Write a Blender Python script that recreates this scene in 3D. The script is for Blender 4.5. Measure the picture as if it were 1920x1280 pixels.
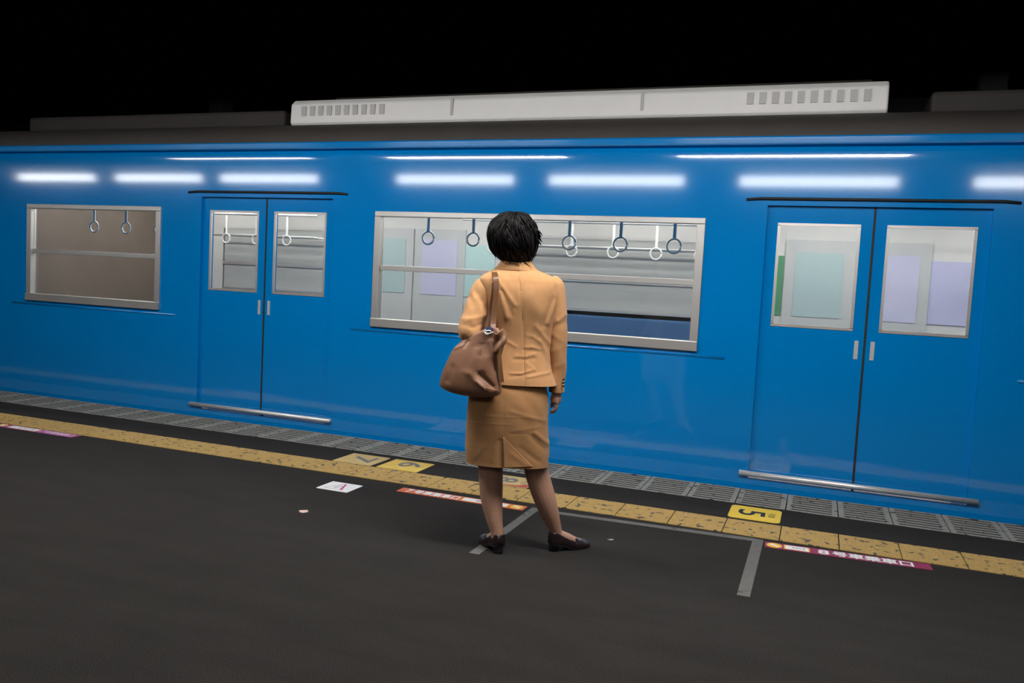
import bpy, bmesh, math, random
import numpy as np
from mathutils import Vector, Matrix

random.seed(7); rng = np.random.default_rng(7)
S = bpy.context.scene
COL = S.collection
for o in list(bpy.data.objects): bpy.data.objects.remove(o)

# ------------------------------------------------------------------ camera
# world: x along the platform edge, y towards the train, z up, metres; platform surface z = 0
YAW, PITCH, ROLL, FPX, CAMZ = 0.35698, 0.070627, 0.052434, 1539.94, 1.29483
cyw, syw, cpt, spt = math.cos(YAW), math.sin(YAW), math.cos(PITCH), math.sin(PITCH)
cF = Vector((-syw*cpt, cyw*cpt, -spt)); cR0 = Vector((cyw, syw, 0)); cU0 = cR0.cross(cF)
cR = cR0*math.cos(ROLL) + cU0*math.sin(ROLL); cU = -cR0*math.sin(ROLL) + cU0*math.cos(ROLL)
cam = bpy.data.cameras.new('camera'); camo = bpy.data.objects.new('camera', cam); COL.objects.link(camo)
camo.matrix_world = Matrix(((cR.x, cU.x, -cF.x, 0), (cR.y, cU.y, -cF.y, 0), (cR.z, cU.z, -cF.z, CAMZ), (0, 0, 0, 1)))
cam.sensor_width = 36; cam.lens = FPX*36/1920; cam.clip_start = .05; cam.clip_end = 300
S.camera = camo

# ------------------------------------------------------------------ world, exposure
W = bpy.data.worlds.new('night_sky'); S.world = W; W.use_nodes = True
W.node_tree.nodes['Background'].inputs[0].default_value = (.25, .32, .5, 1)
W.node_tree.nodes['Background'].inputs[1].default_value = .0004
vs = S.view_settings
vs.view_transform = 'Standard'; vs.look = 'None'; vs.gamma = 1; vs.exposure = 0; vs.use_curve_mapping = False
S.cycles.max_bounces = 5; S.cycles.diffuse_bounces = 2; S.cycles.glossy_bounces = 2; S.cycles.transparent_max_bounces = 10
S.cycles.caustics_reflective = False; S.cycles.caustics_refractive = False

LAMP_FRONT = 54.0      # radiance of the fluorescent tubes over the platform edge
LAMP_BACK = 10.0       # radiance of the row further back under the canopy
LAMP_CAR = 5.0         # lamps in the ceiling of the train

# ------------------------------------------------------------------ helpers
MATS = {}
def mat(name, col, rough=.6, metal=0, var=0, vscale=8, bump=0, bscale=200, spec=.5, emit=0, coat=0, spots=None, stretch=None, trans=0, sheen=0):
    if name in MATS: return MATS[name]
    m = bpy.data.materials.new(name); m.use_nodes = True; MATS[name] = m
    nt = m.node_tree; b = nt.nodes['Principled BSDF']; L = nt.links.new
    b.inputs['Base Color'].default_value = (*col, 1); b.inputs['Roughness'].default_value = rough
    b.inputs['Metallic'].default_value = metal; b.inputs['Specular IOR Level'].default_value = spec
    b.inputs['Coat Weight'].default_value = coat; b.inputs['Coat Roughness'].default_value = .068
    b.inputs['Sheen Weight'].default_value = sheen
    if emit:
        b.inputs['Emission Color'].default_value = (*col, 1); b.inputs['Emission Strength'].default_value = emit
    tc = nt.nodes.new('ShaderNodeTexCoord'); vec = tc.outputs['Object']
    if stretch:
        mp = nt.nodes.new('ShaderNodeMapping'); mp.inputs['Scale'].default_value = stretch; L(vec, mp.inputs[0]); vec = mp.outputs[0]
    colout = None
    if var:
        n = nt.nodes.new('ShaderNodeTexNoise'); n.inputs['Scale'].default_value = vscale; n.inputs['Detail'].default_value = 3; L(vec, n.inputs['Vector'])
        mx = nt.nodes.new('ShaderNodeMix'); mx.data_type = 'RGBA'
        mx.inputs[6].default_value = (*[c*(1-var) for c in col], 1); mx.inputs[7].default_value = (*[min(1, c*(1+var)) for c in col], 1)
        L(n.outputs[0], mx.inputs[0]); colout = mx.outputs[2]; L(colout, b.inputs['Base Color'])
    if spots:                                            # worn or dirty patches: (colour, scale, threshold)
        sc, ss, th = spots
        n2 = nt.nodes.new('ShaderNodeTexNoise'); n2.inputs['Scale'].default_value = ss; n2.inputs['Detail'].default_value = 3
        g = nt.nodes.new('ShaderNodeTexCoord'); ge = nt.nodes.new('ShaderNodeNewGeometry'); L(ge.outputs['Position'], n2.inputs['Vector'])
        r = nt.nodes.new('ShaderNodeMapRange'); r.inputs[1].default_value = th; r.inputs[2].default_value = th+.03; L(n2.outputs[0], r.inputs[0])
        mx2 = nt.nodes.new('ShaderNodeMix'); mx2.data_type = 'RGBA'; L(r.outputs[0], mx2.inputs[0])
        mx2.inputs[6].default_value = (*col, 1)
        if colout: L(colout, mx2.inputs[6])
        mx2.inputs[7].default_value = (*sc, 1); L(mx2.outputs[2], b.inputs['Base Color'])
    if bump:
        n3 = nt.nodes.new('ShaderNodeTexNoise'); n3.inputs['Scale'].default_value = bscale; n3.inputs['Detail'].default_value = 1.5; L(vec, n3.inputs['Vector'])
        bp = nt.nodes.new('ShaderNodeBump'); bp.inputs['Strength'].default_value = bump; bp.inputs['Distance'].default_value = .002
        L(n3.outputs[0], bp.inputs['Height']); L(bp.outputs[0], b.inputs['Normal'])
    return m

class MB:
    def __init__(s): s.v = []; s.f = []
    def add(s, v, f):
        k = len(s.v); s.v += [tuple(map(float, p)) for p in v]; s.f += [tuple(i+k for i in q) for q in f]; return s
    def box(s, x0, x1, y0, y1, z0, z1):
        return s.add([(x0,y0,z0),(x1,y0,z0),(x1,y1,z0),(x0,y1,z0),(x0,y0,z1),(x1,y0,z1),(x1,y1,z1),(x0,y1,z1)],
                     [(0,3,2,1),(4,5,6,7),(0,1,5,4),(1,2,6,5),(2,3,7,6),(3,0,4,7)])
    def tube(s, pts, rad, n=10, flat=1.0, up=None, caps=True):
        pts = [Vector(p) for p in pts]; m = len(pts)
        if not hasattr(rad, '__len__'): rad = [rad]*m
        rings = []; prev = Vector(up) if up is not None else None
        for i, p in enumerate(pts):
            t = (pts[min(i+1, m-1)] - pts[max(i-1, 0)]).normalized()
            a = prev if prev is not None else (Vector((0,0,1)) if abs(t.z) < .9 else Vector((1,0,0)))
            a = (a - t*a.dot(t)).normalized(); prev = a; b = t.cross(a)
            rings.append([p + (a*math.cos(2*math.pi*k/n)*flat + b*math.sin(2*math.pi*k/n))*rad[i] for k in range(n)])
        v = [q for r in rings for q in r]
        f = [(i*n+k, i*n+(k+1) % n, (i+1)*n+(k+1) % n, (i+1)*n+k) for i in range(m-1) for k in range(n)]
        if caps: f += [tuple(range(n-1, -1, -1)), tuple((m-1)*n+k for k in range(n))]
        return s.add(v, f)
    def ball(s, c, r, n=14, m=10, rot=None):
        v = [(0,0,1)]; f = []
        for i in range(1, m):
            for k in range(n):
                a, b = math.pi*i/m, 2*math.pi*k/n; v.append((math.sin(a)*math.cos(b), math.sin(a)*math.sin(b), math.cos(a)))
        v.append((0,0,-1)); e = len(v)-1
        for k in range(n):
            f.append((0, 1+k, 1+(k+1) % n)); f.append((e, 1+(m-2)*n+(k+1) % n, 1+(m-2)*n+k))
        for i in range(m-2):
            for k in range(n): f.append((1+i*n+k, 1+(i+1)*n+k, 1+(i+1)*n+(k+1) % n, 1+i*n+(k+1) % n))
        if not hasattr(r, '__len__'): r = (r, r, r)
        q = []
        for p in v:
            w = Vector((p[0]*r[0], p[1]*r[1], p[2]*r[2]))
            if rot is not None: w = rot @ w
            q.append(Vector(c)+w)
        return s.add(q, f)
    def prism(s, poly, z0, z1):
        n = len(poly)
        return s.add([(x, y, z0) for x, y in poly] + [(x, y, z1) for x, y in poly],
                     [tuple(range(n-1, -1, -1)), tuple(range(n, 2*n))] + [(i, (i+1) % n, n+(i+1) % n, n+i) for i in range(n)])
    def mesh(s, name, smooth=False):
        me = bpy.data.meshes.new(name); me.from_pydata(s.v, [], s.f); me.update()
        if smooth: me.polygons.foreach_set('use_smooth', [True]*len(me.polygons))
        return me
    def build(s, name, m, parent=None, smooth=False, bevel=0, loc=None):
        o = bpy.data.objects.new(name, s.mesh(name, smooth)); COL.objects.link(o)
        o.data.materials.append(m); o.parent = parent
        if loc is not None: o.location = loc
        if bevel:
            b = o.modifiers.new('bevel', 'BEVEL'); b.width = bevel; b.segments = 2; b.limit_method = 'ANGLE'
        return o
def inst(name, me, m, parent, loc=(0,0,0)):
    o = bpy.data.objects.new(name, me); COL.objects.link(o); o.parent = parent; o.location = loc
    if not me.materials: me.materials.append(m)
    return o
def empty(name, loc=(0,0,0), rz=0):
    o = bpy.data.objects.new(name, None); COL.objects.link(o); o.location = loc; o.rotation_euler.z = rz; o.empty_display_size = .1; return o
def tag(o, label=None, cat=None, group=None, kind=None):
    if label: o['label'] = label
    if cat: o['category'] = cat
    if group: o['group'] = group
    if kind: o['kind'] = kind
    return o
def text_mesh(name, body, width, height, rot, centre, m, parent, z, bold=0.0, thick=.0004):
    """flat printed lettering as a thin mesh lying on the floor, fitted into width x height (before rotation)"""
    cu = bpy.data.curves.new(name, 'FONT'); cu.body = body; cu.align_x = 'CENTER'; cu.align_y = 'CENTER'; cu.offset = bold; cu.resolution_u = 3
    to = bpy.data.objects.new(name, cu); COL.objects.link(to)
    dg = bpy.context.evaluated_depsgraph_get(); me = bpy.data.meshes.new_from_object(to.evaluated_get(dg))
    bpy.data.objects.remove(to)
    co = np.array([v.co[:] for v in me.vertices]); lo, hi = co.min(0), co.max(0)
    c = (lo+hi)/2; sx, sy = width/(hi[0]-lo[0]), height/(hi[1]-lo[1])
    ca, sa = math.cos(rot), math.sin(rot)
    for v in me.vertices:
        x, y = (v.co.x-c[0])*sx, (v.co.y-c[1])*sy
        v.co = (centre[0]+x*ca-y*sa, centre[1]+x*sa+y*ca, z)
    me.materials.clear(); me.materials.append(m)
    o = bpy.data.objects.new(name, me); COL.objects.link(o); o.parent = parent
    return o
def catmull(keys, n):
    K = np.array(keys, float); m = len(K); t = np.linspace(0, m-1, n); out = []
    for x in t:
        i = min(int(x), m-2); f = x-i
        p0, p1, p2, p3 = K[max(i-1, 0)], K[i], K[i+1], K[min(i+2, m-1)]
        out.append(.5*((2*p1)+(-p0+p2)*f+(2*p0-5*p1+4*p2-p3)*f*f+(-p0+3*p1-3*p2+p3)*f**3))
    return np.array(out)

# ================================================================== THE SETTING
TN, TF = 4.550, 4.850          # tactile strip, near and far edge
GN, GF = 5.242, 5.667          # grating, near and far edge
YT = 5.747                     # side of the train
asphalt = mat('asphalt', (.036, .0322, .030), .97, var=.22, vscale=2.2, bump=.9, bscale=420, spec=.06, stretch=(1, 3.0, 1))
nt_ = asphalt.node_tree; b_ = nt_.nodes['Principled BSDF']; src = b_.inputs['Base Color'].links[0].from_socket      # grain of the stone chips
gn = nt_.nodes.new('ShaderNodeTexNoise'); gn.inputs['Scale'].default_value = 240; gn.inputs['Detail'].default_value = 1.5
ge_ = nt_.nodes.new('ShaderNodeNewGeometry'); nt_.links.new(ge_.outputs['Position'], gn.inputs['Vector'])
gr = nt_.nodes.new('ShaderNodeMapRange'); gr.inputs[1].default_value = .3; gr.inputs[2].default_value = .7; gr.inputs[3].default_value = .55; gr.inputs[4].default_value = 1.45; nt_.links.new(gn.outputs[0], gr.inputs[0])
gm = nt_.nodes.new('ShaderNodeVectorMath'); gm.operation = 'SCALE'; nt_.links.new(src, gm.inputs[0]); nt_.links.new(gr.outputs[0], gm.inputs['Scale']); nt_.links.new(gm.outputs[0], b_.inputs['Base Color'])
fl = MB()
fl.box(-16, 5, -5, TN, -.3, 0)
fl.box(-16, 5, TN, TF, -.3, -.012)
fl.box(-16, 5, TF, GN, -.3, 0)
fl.box(-16, 5, GN, GF, -.3, -.045)
floor = fl.build('floor', asphalt); tag(floor, kind='structure')

# tactile tiles, one by one
tile_m = mat('tactile_yellow', (.44, .275, .070), .62, var=.42, vscale=75, bump=1.0, bscale=95, spots=((.045, .04, .036), 21, .605))
tile_fresh = mat('tactile_yellow_fresh', (.52, .32, .05), .55, var=.15, vscale=30, bump=.3, bscale=150, spots=((.06, .055, .05), 22, .69))
def tile_mesh(name, fresh):
    b = MB(); s = .1472; b.box(-s, s, -s, s, -.014, .003)
    n = 6
    for i in range(n):
        for j in range(n):
            cx, cy = (-.5+(i+.5)/n)*.28, (-.5+(j+.5)/n)*.28
            r0, r1, h = (.017, .010, .0075) if fresh else (.015, .010, .0045)
            k = 5
            b.add([(cx+r0*math.cos(2*math.pi*q/k), cy+r0*math.sin(2*math.pi*q/k), .0029) for q in range(k)] +
                  [(cx+r1*math.cos(2*math.pi*q/k), cy+r1*math.sin(2*math.pi*q/k), h) for q in range(k)],
                  [tuple(range(k, 2*k))] + [(q, (q+1) % k, k+(q+1) % k, k+q) for q in range(k)])
    me = b.mesh(name); me.materials.append(tile_fresh if fresh else tile_m); return me
tm, tmf = tile_mesh('tactile_tile', False), tile_mesh('tactile_tile', True)
X0 = -1.318
for i in range(-34, 12):
    x = X0 + .3*i + .15
    inst('tactile_tile', tmf if (i >= 8 or i < -26) else tm, None, floor, (x, (TN+TF)/2, 0))
# grating slabs along the edge
grate_m = mat('grating_concrete', (.31, .295, .25), .8, var=.3, vscale=22, bump=.6, bscale=160, spots=((.03, .032, .03), 19, .62))
GW = .3014
gb = MB(); hw = GW/2-.0035
gb.box(-hw, -hw+.030, GN+.003, GF, -.04, .002); gb.box(hw-.030, hw, GN+.003, GF, -.04, .002)
ns = 8; pitch = (GF-GN-.003-.026)/(ns-1)
for k in range(ns):
    y0 = GN+.003 + k*pitch; gb.box(-hw+.030, hw-.030, y0, y0+.026, -.03, .0015)
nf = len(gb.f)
gb.box(-hw+.028, hw-.028, GN+.006, GF-.004, -.03, -.0005)      # black sheet painted in for the shade of the open slots
gme = gb.mesh('grating_slab'); gme.materials.append(grate_m); gme.materials.append(mat('slot_shade', (.022, .023, .022), .85, var=.4, vscale=40))
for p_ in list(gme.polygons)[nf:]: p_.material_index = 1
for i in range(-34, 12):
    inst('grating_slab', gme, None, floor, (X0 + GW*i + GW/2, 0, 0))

# canopy roof over the platform (above the frame), carries the lamps
ceil = MB().box(-17, 6, -4.5, 4.15, 3.12, 3.24).build('ceiling', mat('canopy_steel', (.16, .16, .165), .7, var=.1)); tag(ceil, kind='structure')

# dim parapet far behind the tracks
wb = MB(); wb.box(-30, 12, 14, 14.3, -1.5, 4.42)
for i in range(28): wb.box(-30+i*1.5, -30+i*1.5+.08, 13.95, 14.0, -1.5, 4.42)
wall = wb.build('wall_back', mat('parapet_concrete', (.10, .10, .11), .9, var=.2, vscale=2)); tag(wall, kind='structure')
bed = MB().box(-30, 12, GF, 14.0, -1.6, -1.2).build('track_bed', mat('ballast', (.05, .045, .04), .95, var=.3, vscale=30)); tag(bed, kind='structure')

# ================================================================== PLATFORM LAMPS
tube_f = mat('fluorescent_full', (1, .985, .96), .4, emit=LAMP_FRONT)
tube_a = mat('fluorescent_reduced', (1, .985, .96), .4, emit=LAMP_FRONT*.75)  # output lowered to concentrate the light near the woman
tube_o = mat('fluorescent_dim', (1, .985, .96), .4, emit=LAMP_FRONT*.30)  # output cut so the left end of the train falls darker
tube_b = mat('fluorescent_back', (.97, .98, 1), .4, emit=LAMP_BACK)
hous = mat('lamp_housing', (.7, .7, .68), .5)
def lamp(cx, y, m, label, group, edge):
    e = empty('fluorescent_lamp', (cx, y, 3.095))
    if edge:                                               # batten, diffuser sides deepened to throw light onto the roof unit
        MB().box(-1.09, 1.09, -.15, .15, -.06, 0).build('housing', hous, e, bevel=.01)
        MB().box(-1.05, 1.05, -.12, .12, -.135, -.0602).build('diffuser', m, e, bevel=.012)
    else:                                                  # made-up trough, diffuser turned to the tracks to keep the near floor dim
        MB().box(-1.09, 1.09, -.10, .0, -.24, 0).build('housing', hous, e, bevel=.01)
        MB().box(-1.05, 1.05, .0005, .02, -.215, -.015).build('diffuser', m, e)
        MB().box(-1.09, 1.09, -.0, .19, -.245, -.232).build('added_lip', hous, e)  # lip added to cut this row's light on the near floor
    for s in (-1, 1): MB().box(s*1.08-.015, s*1.08+.015, -.12 if edge else -.05, .12 if edge else .05, -.138 if edge else -.24, -.0602 if edge else 0).build('end_cap', hous, e)
    for s in (-1, 1): MB().tube([(s*.7, -.03, 0), (s*.7, -.03, .024)], .012, 8).build('stem', hous, e)
    tag(e, label, 'lamp', group)
back = [(-14.75, 'farthest'), (-12.1, 'sixth'), (-9.55, 'fifth'), (-5.85, 'fourth'), (-3.12, 'third'), (-.19, 'second'), (2.85, 'nearest')]
for x, w_ in back:
    lamp(x, -1.05, tube_b, f'fluorescent lamp mirrored in the upper train panel, {w_} from the right edge' if w_ not in ('farthest', 'nearest')
         else ('fluorescent lamp mirrored in the upper train panel at its far left' if w_ == 'farthest' else 'fluorescent lamp mirrored in the upper train panel at its far right'), 'fluorescent lamps under the back of the canopy', False)
front = [(-6.95, 'above the left train door', tube_o), (-3.75, 'above the bag side of the woman', tube_a), (-.40, 'above the right train door', tube_f)]
for x, w_, tm1 in front:
    lamp(x, 3.0, tm1, f'fluorescent lamp over the platform edge {w_}', 'fluorescent lamps over the platform edge', True)

# ================================================================== THE TRAIN
blue = mat('blue_train_paint', (.0, .215, .60), .16, var=.04, vscale=1.5, spec=.12, coat=1.0)
blue.node_tree.nodes['Principled BSDF'].inputs['Coat IOR'].default_value = 1.8
roofm = mat('train_roof_grey', (.048, .041, .037), .75, var=.15, vscale=4)
alum = mat('aluminium_frame', (.62, .60, .58), .38, metal=.75, var=.06)
steel = mat('stainless_sill', (.80, .79, .79), .34, metal=.55)
rubber = mat('dark_rubber', (.012, .012, .013), .7)
def glass(name, tint, refl=1.0):
    m = bpy.data.materials.new(name); m.use_nodes = True; nt = m.node_tree
    nt.nodes.remove(nt.nodes['Principled BSDF']); out = nt.nodes['Material Output']
    t = nt.nodes.new('ShaderNodeBsdfTransparent'); t.inputs[0].default_value = (*tint, 1)
    g = nt.nodes.new('ShaderNodeBsdfGlossy'); g.inputs['Roughness'].default_value = .05
    lw = nt.nodes.new('ShaderNodeLayerWeight'); lw.inputs[0].default_value = .5
    pw = nt.nodes.new('ShaderNodeMath'); pw.operation = 'POWER'; pw.inputs[1].default_value = 5; nt.links.new(lw.outputs['Facing'], pw.inputs[0])
    fr = nt.nodes.new('ShaderNodeMath'); fr.operation = 'MULTIPLY_ADD'; fr.inputs[1].default_value = .9; fr.inputs[2].default_value = .04; nt.links.new(pw.outputs[0], fr.inputs[0])
    mx = nt.nodes.new('ShaderNodeMixShader'); nt.links.new(fr.outputs[0], mx.inputs[0]); nt.links.new(t.outputs[0], mx.inputs[1]); nt.links.new(g.outputs[0], mx.inputs[2])
    nt.links.new(mx.outputs[0], out.inputs[0]); return m
pane_m = glass('window_glass', (.86, .88, .88))

car = empty('train_car', (-2.06, YT+1.4, -1.15))
tag(car, 'sky blue commuter train car with silver framed windows standing along the platform edge', 'train')
CX0, CX1 = -7.95, 6.2
def carp(o):                                             # parent, keeping world coordinates
    o.parent = car; o.matrix_parent_inverse = Matrix.Translation(-car.location); return o

DOORS = [-4.41, .28, 4.97]
DW, DZ0, DZ1 = .66, .06, 1.90                            # door half width, sill and head
WINS = [(-7.12, -5.52), (-3.34, -.79), (1.35, 3.90)]
WZ0, WZ1 = .90, 1.80
# side shell with openings and a curve at the top
zs = [-.55, DZ0, WZ0, WZ1, DZ1, 2.02, 2.17, 2.225, 2.25, 2.268, 2.279, 2.285]
yo = {2.225: .0008, 2.25: .003, 2.268: .007, 2.279: .012, 2.285: .018}
xs = sorted([CX0, CX1] + [d+s*DW for d in DOORS for s in (-1, 1)] + [w for q in WINS for w in q])
def hole(xm, zm):
    return any(abs(xm-d) < DW and DZ0 < zm < DZ1 for d in DOORS) or any(a < xm < b and WZ0 < zm < WZ1 for a, b in WINS)
sh = MB(); nx, nz = len(xs), len(zs)
sh.v = [(x, YT+yo.get(z, 0), z) for z in zs for x in xs] + [(x, YT+.07+yo.get(z, 0), z) for z in zs for x in xs]
N = nx*nz
solid = lambda i, j: 0 <= i < nx-1 and 0 <= j < nz-1 and not hole((xs[i]+xs[i+1])/2, (zs[j]+zs[j+1])/2)
for j in range(nz-1):
    for i in range(nx-1):
        a, b, c, d = j*nx+i, j*nx+i+1, (j+1)*nx+i+1, (j+1)*nx+i
        if solid(i, j):
            sh.f.append((a, b, c, d)); sh.f.append((N+a, N+d, N+c, N+b))
            if not solid(i-1, j): sh.f.append((a, d, N+d, N+a))
            if not solid(i+1, j): sh.f.append((b, N+b, N+c, c))
            if not solid(i, j-1): sh.f.append((a, N+a, N+b, b))
            if not solid(i, j+1): sh.f.append((d, c, N+c, N+d))
side = sh.build('side_panel', blue, smooth=True); carp(side)
side.modifiers.new('edges', 'EDGE_SPLIT').split_angle = math.radians(28)
# gutter strip above the groove, roof
g = MB()
prof = [(.05, 2.283), (.0, 2.300), (-.006, 2.308), (-.006, 2.345), (.004, 2.356), (.06, 2.358), (.06, 2.283)]
n = len(prof)
g.add([(CX0, YT+a, z) for a, z in prof] + [(CX1, YT+a, z) for a, z in prof],
      [(i, (i+1) % n, n+(i+1) % n, n+i) for i in range(n)][::1] + [tuple(range(n-1, -1, -1)), tuple(range(n, 2*n))])
gut = g.build('rain_gutter', blue); carp(gut)
MBr = MB(); prof = [(.03, 2.356)] + [(1.4-1.37*math.cos(a), 2.36+.29*math.sin(a)**.8) for a in np.linspace(0.05, math.pi/2, 14)]
prof += [(2.8-a, z) for a, z in prof[::-1]][1:]
n = len(prof)
MBr.add([(CX0, YT+a, z) for a, z in prof] + [(CX1, YT+a, z) for a, z in prof], [(i, n+i, n+i+1, i+1) for i in range(n-1)] + [tuple(range(n)), tuple(range(2*n-1, n-1, -1))])
carp(MBr.build('roof', roofm, smooth=True)).modifiers.new('edges', 'EDGE_SPLIT')
# far side, ends, inside
cream = mat('car_lining', (.62, .60, .58), .55, var=.05)
far = MB(); xs2 = xs
YF = YT+2.73
def hole2(xm, zm):
    return any(a < xm < b and WZ0 < zm < WZ1 for a, b in WINS)
zz = [-.55, WZ0, 1.08, WZ1, 2.30]
xx = sorted([CX0, CX1] + [d+s*DW*.8 for d in DOORS for s in (-1, 1)] + [w for q in WINS for w in q])
for j in range(len(zz)-1):
    for i in range(len(xx)-1):
        if not hole2((xx[i]+xx[i+1])/2, (zz[j]+zz[j+1])/2): far.box(xx[i], xx[i+1], YF, YF+.07, zz[j], zz[j+1])
carp(far.build('far_side_lining', cream))
carp(MB().box(CX0, CX0+.07, YT+.07, YF, -.55, 2.30).build('end_wall', mat('end_wall_brown', (.17, .13, .105), .6, var=.2, vscale=3))); carp(MB().box(CX1-.07, CX1, YT+.07, YF, -.55, 2.30).build('end_wall', cream))
carp(MB().box(CX0, CX1, YT+.07, YF, -.12, 0.03).build('car_floor', mat('car_linoleum', (.16, .15, .14), .5)))
carp(MB().box(CX0, CX1, YT+.075, YF, 2.20, 2.26).build('car_ceiling', mat('car_ceiling_white', (.75, .75, .75), .5)))
for y in (YT+.85, YT+1.9):
    for x in np.arange(CX0+1.0, CX1-.6, 1.75):
        carp(MB().box(x-.62, x+.62, y-.07, y+.07, 2.15, 2.20).build('ceiling_lamp', mat('car_lamp', (1, .97, .92), .5, emit=LAMP_CAR*4)))
seatm = mat('seat_moquette', (.055, .13, .27), .9, var=.2, vscale=60, bump=.5)
for a, b in WINS:
    for y0, y1, yb0, yb1 in ((YT+.09, YT+.55, YT+.09, YT+.19), (YF-.46, YF, YF-.10, YF)):
        e = carp(MB().box(a-.1, b+.1, y0, y1, .32, .46).build('bench_seat', seatm, bevel=.02))
        q = MB().box(a-.1, b+.1, yb0, yb1, .46, .88 if yb0 < YT+1 else 1.0).build('seat_back', seatm, bevel=.02); q.parent = e
    # luggage racks and rails
    for ys in (YT+.12, YF-.12):
        r = MB()
        for k in range(4): r.tube([(a, ys+(k*.09 if ys < YT+1 else -k*.09), 1.70), (b, ys+(k*.09 if ys < YT+1 else -k*.09), 1.70)], .010, 6)
        if ys > YT+1: carp(r.build('luggage_rack', steel, smooth=True))
    for ys in (YT+.62, YT+2.1):
        rl = carp(MB().tube([(a-.2, ys, 1.93), (b+.2, ys, 1.93)], .016, 8).build('strap_rail', steel, smooth=True))
        for x in np.arange(a+.15, b, .42):
            st = MB().box(x-.012, x+.012, ys-.004, ys+.004, 1.70, 1.93).build('hand_strap', mat('strap_white', (.7, .7, .68), .6)); st.parent = rl
            ring = MB().tube([(x+.055*math.cos(t), ys, 1.645+.055*math.sin(t)) for t in np.linspace(0, 2*math.pi, 15)], .009, 5); rr = ring.build('ring', MATS['strap_white'], smooth=True); rr.parent = rl
for d in DOORS:
    for s in (-1, 1):
        fd = carp(MB().box(d+(-.64 if s < 0 else .01), d+(-.01 if s < 0 else .64), YF-.02, YF-.002, .05, 1.86).build('far_door_leaf', mat('far_door_grey', (.50, .50, .49), .4, var=.06)))
        q = MB().box(d+s*.325-.22, d+s*.325+.22, YF-.026, YF-.0201, 1.12, 1.74).build('door_notice', mat('door_notice_%s' % ('a' if s < 0 else 'b'), (.40, .50, .50) if s < 0 else (.52, .51, .66), .35)); q.parent = fd
# notices inside, beside the doors
posters = [(-5.36, .50, (.10, .28, .17)), (-3.62, .42, (.45, .62, .60)), (-.62, .50, (.08, .26, .13)), (1.10, .44, (.48, .47, .66))]
for k, (x, w_, c) in enumerate(posters):
    carp(MB().box(x-w_/2, x+w_/2, YF-.012, YF-.001, 1.12, 1.70).build('notice_panel', mat('notice_%d' % k, c, .5)))

def window(a, b):
    fr = MB(); t = .045; y0, y1 = YT-.012, YT+.05
    fr.box(a-.012, b+.012, y0-.012, y1, WZ0-.006, WZ0+.062)                   # deep sill rail
    fr.box(a-.012, b+.012, y0, y1, WZ1-.034, WZ1+.008)
    fr.box(a-.012, a+t, y0, y1, WZ0+.062, WZ1-.034); fr.box(b-t, b+.012, y0, y1, WZ0+.062, WZ1-.034)
    f = carp(fr.build('window_frame', alum, bevel=.004))
    k = 2 if b-a > 2 else 1
    L = (b-a-2*t)/k
    for i in range(1, k):
        m_ = MB().box(a+t+i*L-.022, a+t+i*L+.022, YT+.012, YT+.045, WZ0+.062, WZ1-.034).build('mullion', alum); m_.parent = f; 
    mr = MB().box(a+t, b-t, YT+.004, YT+.042, 1.345, 1.385).build('sash_rail', alum, bevel=.003); mr.parent = f
    for i in range(k):
        u0, u1 = a+t+i*L, a+t+(i+1)*L
        for z0, z1, yy in ((WZ0+.062, 1.345, .030), (1.385, WZ1-.034, .022)):
            p = MB().box(u0, u1, YT+yy, YT+yy+.005, z0, z1).build('pane', pane_m); p.parent = f
    # bead under the window
    carp(MB().tube([(a-.2, YT+.002, .862), (b+.2, YT+.002, .862)], .010, 8).build('bead', blue, smooth=True))
for a, b in WINS: window(a, b)
for a, b in WINS:                                           # panes on the far side
    carp(MB().box(a, b, YF+.03, YF+.035, WZ0, WZ1).build('far_pane', pane_m))
    carp(MB().box(a, b, YF-.01, YF+.02, 1.35, 1.385).build('far_sash_rail', alum))
    bl_ = carp(MB().box(a+.02, b-.02, YF+.005, YF+.012, 1.06, WZ1).build('roller_blind', mat('blind_grey', (.44, .44, .43), .8, var=.15, vscale=3, stretch=(.2, 1, 6))))
    q = MB().box(a+.02, b-.02, YF-.004, YF+.02, 1.04, 1.065).build('blind_bar', alum); q.parent = bl_
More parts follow.
